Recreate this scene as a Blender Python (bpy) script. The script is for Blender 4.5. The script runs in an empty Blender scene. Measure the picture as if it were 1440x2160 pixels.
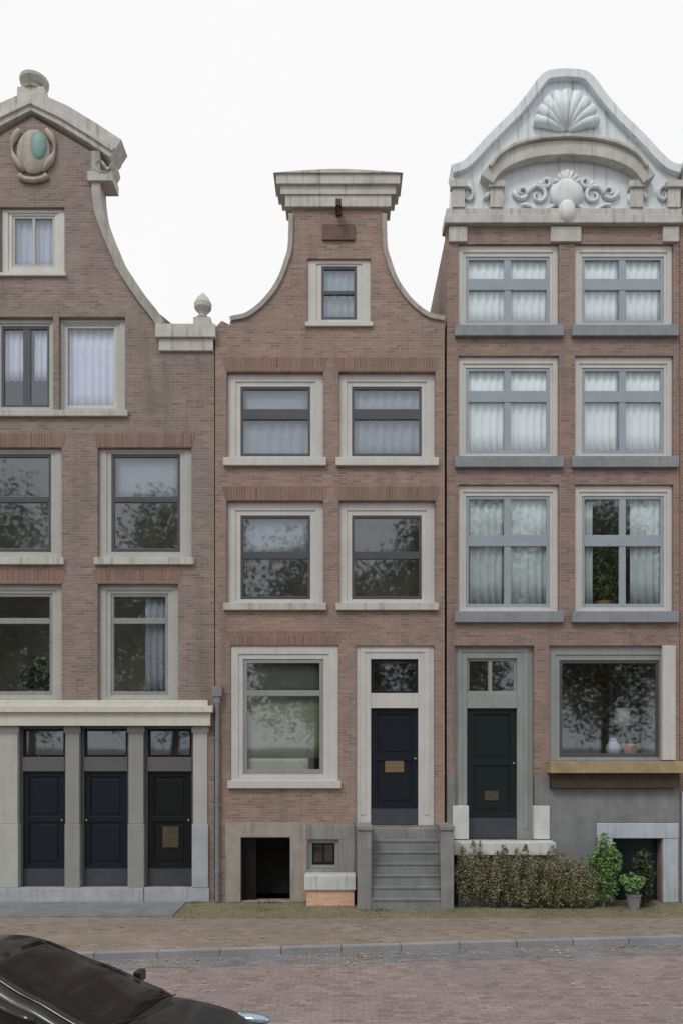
import bpy, bmesh, math, random
from mathutils import Vector, Matrix
from mathutils.geometry import tessellate_polygon

R = math.radians
scene = bpy.context.scene
COL = scene.collection

# ------------------------------------------------------------------ camera
CAM_D, CAM_H, PXM = 17.0, 3.6, 94.0          # metres to the facades, eye height, photo pixels per metre on the facades
def X(px): return (px - 720.0) / PXM
def Z(py): return (1904.0 - py) / PXM
cam_d = bpy.data.cameras.new('camera')
cam = bpy.data.objects.new('camera', cam_d); COL.objects.link(cam)
cam.location = (0, -CAM_D, CAM_H); cam.rotation_euler = (R(90), 0, 0)
cam_d.sensor_fit = 'HORIZONTAL'; cam_d.sensor_width = 36.0
FW = 1440 / PXM
cam_d.lens = 36.0 * CAM_D / FW
# vertical sensors use the larger side as the shift unit
cam_d.shift_y = (Z(1080) - CAM_H) / FW
cam_d.clip_start = 0.1; cam_d.clip_end = 2000
scene.camera = cam
scene.render.resolution_x = 682; scene.render.resolution_y = 1024

# ------------------------------------------------------------------ light
SUN_AZ = math.atan2(-0.45, -0.75); SUN_EL = R(52)
w = bpy.data.worlds.new('World'); scene.world = w; w.use_nodes = True
wn = w.node_tree.nodes; wl = w.node_tree.links
bg = wn['Background']
sky = wn.new('ShaderNodeTexSky'); sky.sky_type = 'NISHITA'; sky.sun_disc = False
sky.sun_elevation = SUN_EL; sky.sun_rotation = SUN_AZ
sky.air_density = 1.0; sky.dust_density = 6.0; sky.ozone_density = 1.0
hs = wn.new('ShaderNodeHueSaturation'); hs.inputs['Saturation'].default_value = 0.22   # overcast: the blue is veiled by cloud
wl.new(sky.outputs[0], hs.inputs['Color'])
# a closed, thin cloud layer over the blue sky, slightly mottled
ctc = wn.new('ShaderNodeTexCoord'); cn = wn.new('ShaderNodeTexNoise'); cn.inputs['Scale'].default_value = 2.2; cn.inputs['Detail'].default_value = 5
wl.new(ctc.outputs['Generated'], cn.inputs['Vector'])
cr_ = wn.new('ShaderNodeMapRange'); cr_.inputs['From Min'].default_value = 0.3; cr_.inputs['From Max'].default_value = 0.7; cr_.inputs['To Min'].default_value = 0.955; cr_.inputs['To Max'].default_value = 0.995
wl.new(cn.outputs['Fac'], cr_.inputs['Value'])
cm_w = wn.new('ShaderNodeMix'); cm_w.data_type = 'RGBA'; cm_w.inputs[7].default_value = (6.3, 6.3, 6.33, 1)
wl.new(cr_.outputs[0], cm_w.inputs[0]); wl.new(hs.outputs[0], cm_w.inputs[6]); wl.new(cm_w.outputs[2], bg.inputs[0])
bg.inputs[1].default_value = 0.15
sd = bpy.data.lights.new('sun', 'SUN'); sun = bpy.data.objects.new('sun', sd); COL.objects.link(sun)
sd.energy = 1.25; sd.angle = R(16); sd.color = (1.0, 0.96, 0.9)
sv = Vector((math.sin(SUN_AZ) * math.cos(SUN_EL), math.cos(SUN_AZ) * math.cos(SUN_EL), math.sin(SUN_EL)))
sun.rotation_euler = (-sv).to_track_quat('-Z', 'Y').to_euler()
sun.location = (0, -10, 40)
scene.view_settings.view_transform = 'Standard'; scene.view_settings.look = 'None'
scene.view_settings.exposure = 0.03; scene.view_settings.gamma = 1.0
scene.view_settings.use_curve_mapping = False

# ------------------------------------------------------------------ materials
MATS = {}
def new_mat(name):
    m = bpy.data.materials.new(name); m.use_nodes = True
    nt = m.node_tree; b = nt.nodes['Principled BSDF']
    MATS[name] = m
    return m, nt, b
def rgba(c): return (c[0], c[1], c[2], 1)
def srgb(r, g, b, k=1.0):
    f = lambda v: ((v / 255 / 12.92) if v / 255 <= 0.04045 else ((v / 255 + 0.055) / 1.055) ** 2.4) * k
    return (f(r), f(g), f(b))
def noise(nt, vec, scale, detail=4, rough=0.6):
    n = nt.nodes.new('ShaderNodeTexNoise'); n.inputs['Scale'].default_value = scale
    n.inputs['Detail'].default_value = detail; n.inputs['Roughness'].default_value = rough
    if vec is not None: nt.links.new(vec, n.inputs['Vector'])
    return n.outputs['Fac']
def mapr(nt, val, a, b, c, d):
    n = nt.nodes.new('ShaderNodeMapRange')
    for i, v in zip(('From Min', 'From Max', 'To Min', 'To Max'), (a, b, c, d)): n.inputs[i].default_value = v
    nt.links.new(val, n.inputs['Value']); return n.outputs[0]
def mixc(nt, fac, a, b, mode='MIX'):
    n = nt.nodes.new('ShaderNodeMix'); n.data_type = 'RGBA'; n.blend_type = mode
    for key, v in ((0, fac), (6, a), (7, b)):
        if isinstance(v, (int, float)): n.inputs[key].default_value = v
        elif isinstance(v, tuple): n.inputs[key].default_value = rgba(v)
        else: nt.links.new(v, n.inputs[key])
    return n.outputs[2]
def geo_pos(nt):
    return nt.nodes.new('ShaderNodeTexCoord').outputs['Object']
def stretch(nt, vec, s):
    n = nt.nodes.new('ShaderNodeMapping'); n.inputs['Scale'].default_value = s
    nt.links.new(vec, n.inputs['Vector']); return n.outputs[0]
def bump(nt, b, h, strength, dist=0.01, prev=None):
    n = nt.nodes.new('ShaderNodeBump'); n.inputs['Strength'].default_value = strength; n.inputs['Distance'].default_value = dist
    nt.links.new(h, n.inputs['Height'])
    if prev is not None: nt.links.new(prev, n.inputs['Normal'])
    nt.links.new(n.outputs[0], b.inputs['Normal']); return n.outputs[0]

def plain(name, col, var=0.16, rough=0.55, scale=3.0, bscale=60.0, bstr=0.15, metal=0.0, spec=0.4, streak=0.0, dirt=(0.12, 0.11, 0.09)):
    m, nt, b = new_mat(name); v = geo_pos(nt)
    f = noise(nt, v, scale, 6)
    lo = tuple(c * (1 - var) for c in col); hi = tuple(min(1, c * (1 + var)) for c in col)
    c = mixc(nt, mapr(nt, f, 0.3, 0.7, 0, 1), lo, hi)
    if streak:                                                   # rain streaks and soot, each with a shape of its own
        s = noise(nt, stretch(nt, v, (9, 9, 0.7)), 1.0, 5)
        c = mixc(nt, mapr(nt, s, 0.52, 0.72, 0, streak), c, dirt)
    nt.links.new(c, b.inputs['Base Color'])
    r = noise(nt, v, scale * 5, 3); nt.links.new(mapr(nt, r, 0.3, 0.7, max(0.02, rough - 0.04), min(1, rough + 0.04)), b.inputs['Roughness'])
    b.inputs['Metallic'].default_value = metal; b.inputs['Specular IOR Level'].default_value = spec
    if bstr: bump(nt, b, noise(nt, v, bscale, 4), bstr, 0.004)
    return m

def brick(name, c1, c2, mortar, stain=0.35, bw=0.215, rh=0.062, floor=False, tint=None, rough=0.85, ms=0.008, odd=0.65):
    m, nt, b = new_mat(name); v = geo_pos(nt)
    sx = nt.nodes.new('ShaderNodeSeparateXYZ'); nt.links.new(v, sx.inputs[0])
    cx = nt.nodes.new('ShaderNodeCombineXYZ')
    if floor:
        nt.links.new(sx.outputs[0], cx.inputs[0]); nt.links.new(sx.outputs[1], cx.inputs[1])
    else:
        a = nt.nodes.new('ShaderNodeMath'); a.operation = 'ADD'
        nt.links.new(sx.outputs[0], a.inputs[0]); nt.links.new(sx.outputs[1], a.inputs[1])
        nt.links.new(a.outputs[0], cx.inputs[0]); nt.links.new(sx.outputs[2], cx.inputs[1])
    t = nt.nodes.new('ShaderNodeTexBrick'); t.inputs['Scale'].default_value = 1.0
    t.inputs['Brick Width'].default_value = bw; t.inputs['Row Height'].default_value = rh
    t.inputs['Mortar Size'].default_value = ms; t.inputs['Mortar Smooth'].default_value = 0.3; t.inputs['Bias'].default_value = -0.1
    t.inputs['Color1'].default_value = rgba(c1); t.inputs['Color2'].default_value = rgba(c2); t.inputs['Mortar'].default_value = rgba(mortar)
    nt.links.new(cx.outputs[0], t.inputs['Vector'])
    c = t.outputs['Color']
    mp = nt.nodes.new('ShaderNodeMapping'); mp.inputs['Location'].default_value = (bw * 38, rh * 52, 0); nt.links.new(cx.outputs[0], mp.inputs['Vector'])
    t2 = nt.nodes.new('ShaderNodeTexBrick'); t2.inputs['Scale'].default_value = 1.0
    for k_, v_ in (('Brick Width', bw), ('Row Height', rh), ('Mortar Size', ms), ('Mortar Smooth', 0.3), ('Bias', 0.0)): t2.inputs[k_].default_value = v_
    t2.inputs['Color1'].default_value = (0, 0, 0, 1); t2.inputs['Color2'].default_value = (1, 1, 1, 1); t2.inputs['Mortar'].default_value = (0.5, 0.5, 0.5, 1)
    nt.links.new(mp.outputs[0], t2.inputs['Vector'])
    c = mixc(nt, mapr(nt, t2.outputs['Color'], 0.72, 0.95, 0, odd), c, tuple(x * 0.5 for x in c2))
    c = mixc(nt, mapr(nt, t2.outputs['Color'], 0.22, 0.06, 0, odd), c, tuple(min(1, x * 1.35) for x in c1))
    big = noise(nt, v, 0.55, 5, 0.65)
    c = mixc(nt, mapr(nt, big, 0.35, 0.7, 0, stain), c, tuple(x * 0.55 for x in c2))
    pat = noise(nt, stretch(nt, v, (1.0, 1.0, 1.5)), 0.8, 2, 0.4)
    c = mixc(nt, mapr(nt, pat, 0.585, 0.60, 0, 0.22), c, tuple(min(1, x * 1.3) for x in c1))
    c = mixc(nt, mapr(nt, pat, 0.40, 0.385, 0, 0.2), c, tuple(x * 0.62 for x in c2))
    fine = noise(nt, v, 22, 3)
    c = mixc(nt, mapr(nt, fine, 0.3, 0.75, 0.0, 0.45), c, tuple(x * 1.45 for x in c1))
    st = noise(nt, stretch(nt, v, (2.2, 2.2, 0.3) if not floor else (0.6, 2.4, 1)), 1.0, 6)
    c = mixc(nt, mapr(nt, st, 0.52, 0.72, 0, 0.6), c, tint or tuple(x * 0.5 for x in mortar))
    nt.links.new(c, b.inputs['Base Color']); b.inputs['Roughness'].default_value = rough
    b.inputs['Specular IOR Level'].default_value = 0.3
    inv = nt.nodes.new('ShaderNodeMath'); inv.operation = 'SUBTRACT'; inv.inputs[0].default_value = 1
    nt.links.new(t.outputs['Fac'], inv.inputs[1])
    n1 = bump(nt, b, inv.outputs[0], 0.5, 0.006)
    bump(nt, b, fine, 0.3, 0.004, n1)
    return m

def glass(name, tint=(0.95, 0.97, 0.97), f0=0.09, wob=0.016):
    m = bpy.data.materials.new(name); m.use_nodes = True; nt = m.node_tree; nt.nodes.clear()
    out = nt.nodes.new('ShaderNodeOutputMaterial'); mix = nt.nodes.new('ShaderNodeMixShader')
    tr = nt.nodes.new('ShaderNodeBsdfTransparent'); tr.inputs[0].default_value = rgba(tint)
    gl = nt.nodes.new('ShaderNodeBsdfGlossy'); gl.inputs['Roughness'].default_value = 0.028
    gl.inputs[0].default_value = (0.86, 0.92, 1.0, 1)
    lw = nt.nodes.new('ShaderNodeLayerWeight'); lw.inputs['Blend'].default_value = 0.5     # Schlick reflectance, the same from both sides
    pw = nt.nodes.new('ShaderNodeMath'); pw.operation = 'POWER'; pw.inputs[1].default_value = 5
    nt.links.new(lw.outputs['Facing'], pw.inputs[0])
    fr = nt.nodes.new('ShaderNodeMath'); fr.operation = 'MULTIPLY_ADD'; fr.inputs[1].default_value = 1 - f0; fr.inputs[2].default_value = f0
    nt.links.new(pw.outputs[0], fr.inputs[0])
    v = geo_pos(nt); bp = nt.nodes.new('ShaderNodeBump'); bp.inputs['Strength'].default_value = wob * 5; bp.inputs['Distance'].default_value = 0.02
    nt.links.new(noise(nt, v, 0.9, 1), bp.inputs['Height']); nt.links.new(bp.outputs[0], gl.inputs['Normal'])
    nt.links.new(fr.outputs[0], mix.inputs[0]); nt.links.new(tr.outputs[0], mix.inputs[1]); nt.links.new(gl.outputs[0], mix.inputs[2])
    nt.links.new(mix.outputs[0], out.inputs[0]); MATS[name] = m
    return m

def leafmat(name, c1, c2, scale=9.0):
    m, nt, b = new_mat(name); v = geo_pos(nt)
    f = noise(nt, v, scale, 3)
    nt.links.new(mixc(nt, mapr(nt, f, 0.35, 0.65, 0, 1), c1, c2), b.inputs['Base Color'])
    b.inputs['Roughness'].default_value = 0.5
    return m

brickA = brick('brick_purple_brown', (0.265, 0.203, 0.18), (0.20, 0.16, 0.147), (0.30, 0.275, 0.25))
brickB = brick('brick_red_brown', (0.30, 0.212, 0.175), (0.235, 0.172, 0.145), (0.33, 0.285, 0.25))
brickC = brick('brick_dark_red', (0.275, 0.192, 0.165), (0.215, 0.158, 0.138), (0.29, 0.25, 0.225))
brickD = brick('brick_orange_red', (0.27, 0.155, 0.115), (0.21, 0.125, 0.1), (0.3, 0.26, 0.22))
orange_brick = brick('brick_salmon', (0.66, 0.40, 0.28), (0.56, 0.34, 0.25), (0.55, 0.45, 0.38), stain=0.08, odd=0.25, tint=(0.5, 0.36, 0.28))
stone = plain('grey_sandstone', (0.50, 0.495, 0.465), 0.16, 0.85, 2.5, 35, 0.5, streak=0.55)
pale_stone = plain('pale_stone', (0.55, 0.57, 0.57), 0.12, 0.7, 3, 40, 0.35, streak=0.4)
bluestone = plain('bluestone', (0.20, 0.21, 0.22), 0.2, 0.7, 2.5, 50, 0.3, streak=0.35)
cope = plain('weathered_coping_stone', (0.37, 0.35, 0.325), 0.18, 0.85, 2.5, 35, 0.5, streak=0.6)
light_bluestone = plain('light_bluestone', (0.37, 0.40, 0.44), 0.15, 0.7, 2.5, 50, 0.3, streak=0.35)
plaster = plain('grey_plaster', (0.26, 0.26, 0.255), 0.2, 0.85, 2, 60, 0.3, streak=0.6)
white = plain('white_paint', (0.545, 0.535, 0.52), 0.07, 0.42, 2, 50, 0.12, streak=0.14)
cream = plain('cream_paint', (0.60, 0.59, 0.52), 0.07, 0.42, 2, 50, 0.12, streak=0.14)
pui_grey = plain('grey_frame_paint', (0.42, 0.43, 0.41), 0.08, 0.45, 2, 50, 0.12, streak=0.14)
crest_paint = plain('pale_blue_crest_paint', (0.66, 0.72, 0.75), 0.08, 0.55, 2, 50, 0.15, streak=0.5)
teal_sash = plain('blue_grey_sash_paint', (0.30, 0.355, 0.40), 0.08, 0.4, 2, 50, 0.1)
grey_green = plain('grey_green_paint', (0.27, 0.29, 0.285), 0.08, 0.42, 2, 50, 0.1, streak=0.3)
dark_sash = plain('dark_sash_paint', (0.075, 0.08, 0.095), 0.1, 0.35, 2, 50, 0.1)
navy = plain('navy_gloss_paint', (0.012, 0.017, 0.024), 0.05, 0.32, 2, 40, 0.06, spec=0.2)
black_green = plain('black_green_gloss_paint', (0.012, 0.022, 0.022), 0.05, 0.32, 2, 40, 0.06, spec=0.2)
black_brown = plain('blue_black_paint', (0.011, 0.0125, 0.0135), 0.05, 0.34, 2, 40, 0.06, spec=0.2)
kick = plain('blue_grey_kick_board', (0.05, 0.06, 0.072), 0.15, 0.4, 3, 40, 0.1)
ochre = plain('ochre_weathered_wood', (0.33, 0.27, 0.155), 0.2, 0.75, 4, 60, 0.4, streak=0.35)
dark_wood = plain('dark_brown_wood', (0.055, 0.042, 0.03), 0.25, 0.7, 4, 60, 0.4)
zinc = plain('zinc', (0.25, 0.26, 0.28), 0.12, 0.5, 3, 40, 0.1, metal=0.4)
lead = plain('lead_sill', (0.23, 0.255, 0.28), 0.15, 0.6, 3, 40, 0.2, streak=0.3)
brass = plain('dull_brass', (0.30, 0.24, 0.15), 0.15, 0.35, 6, 40, 0.1, metal=0.8)
bronze = plain('dark_bronze', (0.11, 0.095, 0.07), 0.15, 0.45, 6, 40, 0.1, metal=0.6)
tile = plain('roof_tile', (0.18, 0.13, 0.11), 0.25, 0.8, 3, 20, 0.5)
room = plain('room_plaster', (0.66, 0.63, 0.57), 0.15, 0.9, 1.5, 30, 0.1)
black_room = plain('unlit_cellar_wall', (0.02, 0.02, 0.02), 0.1, 0.95, 2, 30, 0.1)  # near-black colour paints in the darkness inside the cellar
teal_glaze = plain('teal_painted_shield', (0.16, 0.29, 0.28), 0.15, 0.5, 5, 40, 0.2)
sheer = plain('white_curtain', (0.88, 0.91, 0.93), 0.04, 0.85, 3, 80, 0.1)
lilac = plain('lilac_curtain', (0.70, 0.71, 0.86), 0.05, 0.85, 3, 80, 0.1)
lilac_grey = plain('lilac_grey_curtain', (0.50, 0.52, 0.64), 0.06, 0.85, 3, 80, 0.1)
blue_grey_net = plain('blue_grey_net_curtain', (0.33, 0.37, 0.43), 0.06, 0.85, 3, 80, 0.1)
grey_blind = plain('grey_blue_curtain', (0.30, 0.325, 0.38), 0.12, 0.85, 3, 80, 0.1)
olive_blind = plain('olive_roller_blind', (0.25, 0.255, 0.185), 0.1, 0.85, 2, 80, 0.1)
dim_blind = plain('dim_grey_blind', (0.11, 0.11, 0.10), 0.1, 0.85, 2, 80, 0.1)
pale_blind = plain('pale_olive_blind', (0.42, 0.42, 0.33), 0.1, 0.85, 2, 80, 0.1)
pane_m = glass('window_glass')
terracotta = plain('terracotta', (0.42, 0.2, 0.12), 0.15, 0.8, 4, 40, 0.2)
soil = plain('soil', (0.03, 0.024, 0.018), 0.3, 0.95, 8, 30, 0.5)
bark = plain('bark', (0.07, 0.055, 0.04), 0.3, 0.9, 6, 25, 0.8)
leaf_olive = leafmat('olive_brown_leaf', (0.185, 0.185, 0.10), (0.25, 0.24, 0.14))
leaf_green = leafmat('fresh_green_leaf', (0.10, 0.19, 0.07), (0.18, 0.32, 0.10))
leaf_dark = leafmat('dark_green_leaf', (0.03, 0.045, 0.02), (0.06, 0.085, 0.035))
leaf_tree = leafmat('street_tree_leaf', (0.14, 0.17, 0.10), (0.25, 0.28, 0.16), 2.0)
grassm = leafmat('weed_leaf', (0.06, 0.08, 0.025), (0.13, 0.14, 0.05), 3.0)

# ------------------------------------------------------------------ mesh helpers
def wloc(o):
    v = Vector((0, 0, 0))
    while o is not None: v += o.location; o = o.parent
    return v
class MB:
    """collects shapes in world metres, links them as ONE mesh object"""
    def __init__(s): s.bm = bmesh.new()
    def quad_grid(s, rows, close_u=False):
        vs = [[s.bm.verts.new(p) for p in r] for r in rows]
        for i in range(len(vs) - 1):
            n = len(vs[i]); m = n if close_u else n - 1
            for j in range(m):
                k = (j + 1) % n
                s.bm.faces.new((vs[i][j], vs[i][k], vs[i + 1][k], vs[i + 1][j]))
        return vs
    def box(s, x0, x1, y0, y1, z0, z1):
        if x0 > x1: x0, x1 = x1, x0
        if y0 > y1: y0, y1 = y1, y0
        if z0 > z1: z0, z1 = z1, z0
        v = [s.bm.verts.new(p) for p in ((x0, y0, z0), (x1, y0, z0), (x1, y1, z0), (x0, y1, z0), (x0, y0, z1), (x1, y0, z1), (x1, y1, z1), (x0, y1, z1))]
        for f in ((0, 1, 5, 4), (1, 2, 6, 5), (2, 3, 7, 6), (3, 0, 4, 7), (4, 5, 6, 7), (3, 2, 1, 0)): s.bm.faces.new([v[i] for i in f])
        return s
    def pbox(s, px0, px1, py0, py1, y0, y1): return s.box(X(px0), X(px1), y0, y1, Z(py0), Z(py1))
    def plate(s, outline, holes, y0, y1):
        """extruded plate in the facade plane with holes; outline and holes are lists of (x, z) metres"""
        loops = [outline] + list(holes)
        flat = [p for l in loops for p in l]
        tris = tessellate_polygon([[Vector((p[0], p[1], 0)) for p in l] for l in loops])
        a = [s.bm.verts.new((p[0], y0, p[1])) for p in flat]; b = [s.bm.verts.new((p[0], y1, p[1])) for p in flat]
        for t in tris:
            if len(set(t)) < 3: continue
            try: s.bm.faces.new([a[i] for i in t]); s.bm.faces.new([b[i] for i in reversed(t)])
            except ValueError: pass
        k = 0
        for l in loops:
            n = len(l)
            for i in range(n):
                j = (i + 1) % n
                s.bm.faces.new((a[k + i], a[k + j], b[k + j], b[k + i]))
            k += n
        return s
    def pplate(s, outline, holes, y0, y1):
        return s.plate([(X(a), Z(b)) for a, b in outline], [[(X(a), Z(b)) for a, b in h] for h in holes], y0, y1)
    def band(s, pts, wo, wi, y0, y1):
        """strip following a facade polyline of (px, py), wo px to its left side and wi px to its right"""
        P = [Vector((X(a), Z(b))) for a, b in pts]; rows = []
        for i, p in enumerate(P):
            d = (P[min(i + 1, len(P) - 1)] - P[max(i - 1, 0)]).normalized(); n = Vector((-d.y, d.x))
            a = p + n * wo / PXM; b = p - n * wi / PXM
            rows.append([(a.x, y0, a.y), (b.x, y0, b.y), (b.x, y1, b.y), (a.x, y1, a.y)])
        vs = s.quad_grid(rows, True)
        s.bm.faces.new(vs[0]); s.bm.faces.new(list(reversed(vs[-1])))
        return s
    def tube(s, pts, r, n=8, sy=1.0):
        P = [Vector(p) for p in pts]; rows = []
        for i, p in enumerate(P):
            d = (P[min(i + 1, len(P) - 1)] - P[max(i - 1, 0)]).normalized()
            u = d.cross(Vector((0, 1, 0)))
            if u.length < 0.05: u = d.cross(Vector((1, 0, 0)))
            u.normalize(); v = d.cross(u).normalized()
            rr = r[i] if isinstance(r, (list, tuple)) else r
            rows.append([p + (u * math.cos(t) + v * math.sin(t) * sy) * rr for t in [2 * math.pi * k / n for k in range(n)]])
        vs = s.quad_grid(rows, True)
        s.bm.faces.new(vs[0]); s.bm.faces.new(list(reversed(vs[-1])))
        return s
    def lathe(s, cx, cy, prof, n=20, sx=1.0, sy=1.0):
        rows = [[(cx + r * sx * math.cos(2 * math.pi * k / n), cy + r * sy * math.sin(2 * math.pi * k / n), z) for k in range(n)] for r, z in prof]
        vs = s.quad_grid(rows, True)
        s.bm.faces.new(vs[0]); s.bm.faces.new(list(reversed(vs[-1])))
        return s
    def ellipsoid(s, c, r, n=14, m=10):
        rows = []
        for i in range(m + 1):
            t = math.pi * (0.02 + 0.96 * i / m) 
            rows.append([(c[0] + r[0] * math.sin(t) * math.cos(2 * math.pi * k / n), c[1] + r[1] * math.sin(t) * math.sin(2 * math.pi * k / n), c[2] + r[2] * math.cos(t)) for k in range(n)])
        vs = s.quad_grid(rows, True); s.bm.faces.new(vs[0]); s.bm.faces.new(list(reversed(vs[-1])))
        return s
    def leaves(s, c, rad, n, size, rng, clumps=14, fill=0.55, floor=None):
        cl = []
        for _ in range(clumps):
            while True:
                d = Vector((rng.uniform(-1, 1), rng.uniform(-1, 1), rng.uniform(-1, 1)))
                if d.length <= 1: break
            cl.append((Vector((c[0] + d.x * rad[0] * 0.8, c[1] + d.y * rad[1] * 0.8, c[2] + d.z * rad[2] * 0.8)), rng.uniform(0.28, 0.5)))
        for _ in range(n):
            cc, k = rng.choice(cl)
            d = Vector((rng.gauss(0, 1), rng.gauss(0, 1), rng.gauss(0, 1))).normalized() * (rng.random() ** 0.45)
            p = cc + Vector((d.x * rad[0] * k, d.y * rad[1] * k, d.z * rad[2] * k))
            if floor is not None and p.z < floor: continue
            a = Vector((rng.gauss(0, 1), rng.gauss(0, 1), rng.gauss(0, 0.6))).normalized()
            b = a.cross(Vector((rng.gauss(0, 1), rng.gauss(0, 1), rng.gauss(0, 1)))).normalized()
            l = size * rng.uniform(0.6, 1.3)
            s.bm.faces.new([s.bm.verts.new(q) for q in (p - a * l * 0.5, p + b * l * 0.28, p + a * l * 0.5, p - b * l * 0.28)])
        return s
    def build(s, name, m, parent=None, smooth=False, bev=0.0):
        bmesh.ops.recalc_face_normals(s.bm, faces=s.bm.faces)
        off = wloc(parent)
        bmesh.ops.translate(s.bm, verts=s.bm.verts, vec=-off)
        me = bpy.data.meshes.new(name); s.bm.to_mesh(me); s.bm.free()
        me.materials.append(m)
        if smooth: me.shade_smooth()
        o = bpy.data.objects.new(name, me); COL.objects.link(o)
        if parent is not None: o.parent = parent
        if bev:
            bv = o.modifiers.new('bevel', 'BEVEL'); bv.width = bev; bv.segments = 2; bv.limit_method = 'ANGLE'; bv.angle_limit = R(50)
        return o
def tag(o, label=None, cat=None, group=None, kind=None):
    if label: o['label'] = label
    if cat: o['category'] = cat
    if group: o['group'] = group
    if kind: o['kind'] = kind
    return o
def thing(name, loc, label, cat, group=None):
    o = bpy.data.objects.new(name, None); COL.objects.link(o); o.location = loc; o.empty_display_size = 0.3
    return tag(o, label, cat, group)
def rect(x0, x1, y0, y1): return [(x0, y1), (x1, y1), (x1, y0), (x0, y0)]
def curve(pts, n=6):
    """Catmull-Rom through (px, py) points"""
    out = []
    for i in range(len(pts) - 1):
        p0, p1, p2, p3 = (Vector(pts[max(i - 1, 0)]), Vector(pts[i]), Vector(pts[i + 1]), Vector(pts[min(i + 2, len(pts) - 1)]))
        for k in range(n):
            t = k / n
            q = 0.5 * ((2 * p1) + (p2 - p0) * t + (2 * p0 - 5 * p1 + 4 * p2 - p3) * t * t + (3 * p1 - p0 - 3 * p2 + p3) * t ** 3)
            out.append((q.x, q.y))
    out.append(tuple(pts[-1])); return out
def mirror(pts, c): return [(2 * c - x, y) for x, y in reversed(pts)]

T = 0.34       # facade thickness
DEPTH = 9.0
# ------------------------------------------------------------------ windows and doors
def ring(mb, x0, x1, y0, y1, wl_, wr, wt, wb, ya, yb):
    mb.pbox(x0, x0 + wl_, y0, y1, ya, yb); mb.pbox(x1 - wr, x1, y0, y1, ya, yb)
    mb.pbox(x0 + wl_, x1 - wr, y0, y0 + wt, ya, yb); mb.pbox(x0 + wl_, x1 - wr, y1 - wb, y1, ya, yb)
def drape(parent, x0, x1, y0, y1, yy, m, folds=9, amp=0.035, rng=random, name='curtain'):
    mb = MB(); rows = []; n = folds * 8; ph = rng.uniform(0, 6)
    for q in range(5):
        t = q / 4
        rows.append([(X(x0 + (x1 - x0) * k / n), yy + amp * math.sin(k / n * folds * 2 * math.pi + ph + 0.5 * math.sin(k * 0.21)) * (0.5 + 0.5 * t), Z(y0 + (y1 - y0) * t)) for k in range(n + 1)])
    mb.quad_grid(rows)
    o = mb.build(name, m, parent, smooth=True)
    sm = o.modifiers.new('cloth', 'SOLIDIFY'); sm.thickness = 0.004
    return o
def window(house, x0, x1, y0, y1, fr=(16, 16, 14, 10), m_frame=None, sash=6, m_sash=None, mullions=(), rails=(), bar=5, rail_w=9, rec=0.07,
           sill=None, sill_m=None, curtains=(), lbl=None, c_off=0.07):
    """opening in px; frame widths left/right/top/bottom px; mullions/rails at px positions"""
    mb = MB(); e = 0.35
    o_ = [f_ * 0.62 for f_ in fr]; i_ = [f_ - g_ for f_, g_ in zip(fr, o_)]
    ring(mb, x0 + e, x1 - e, y0 + e, y1 - e, *o_, rec, rec + 0.13)
    ring(mb, x0 + o_[0] + .05, x1 - o_[1] - .05, y0 + o_[2] + .05, y1 - o_[3] - .05, *i_, rec + 0.022, rec + 0.128)
    win = mb.build('window', m_frame, house, bev=0.006)
    if lbl: win['label'] = lbl
    ix0, ix1, iy0, iy1 = x0 + fr[0], x1 - fr[1], y0 + fr[2], y1 - fr[3]
    sb = MB(); ya, yb = rec + 0.04, rec + 0.10
    ring(sb, ix0 + .2, ix1 - .2, iy0 + .2, iy1 - .2, sash, sash, sash, sash * 1.3, ya, yb)
    for mx in mullions: sb.pbox(mx - bar, mx + bar, iy0 + sash + .2, iy1 - sash * 1.3 - .2, ya + 0.004, yb - 0.004)
    for ry in rails: sb.pbox(ix0 + sash + .2, ix1 - sash - .2, ry - rail_w, ry + rail_w, ya - 0.006, yb - 0.008)
    sb.build('sash', m_sash or m_frame, win, bev=0.005)
    MB().pbox(ix0 + 1, ix1 - 1, iy0 + 1, iy1 - 1, yb - 0.03, yb - 0.022).build('pane', pane_m, win)
    if sill:
        MB().pbox(x0 - sill[0], x1 + sill[0], y1 - 1, y1 + sill[1], -sill[2], rec + 0.005).build('sill', sill_m or m_frame, win, bev=0.008)
    for c in curtains:
        drape(win, c[0], c[1], c[2], c[3], yb + c_off, c[4], folds=c[5] if len(c) > 5 else 8, rng=RNG, amp=c[6] if len(c) > 6 else 0.03, name=c[7] if len(c) > 7 else 'curtain')
    return win
RNG = random.Random(5)
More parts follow.
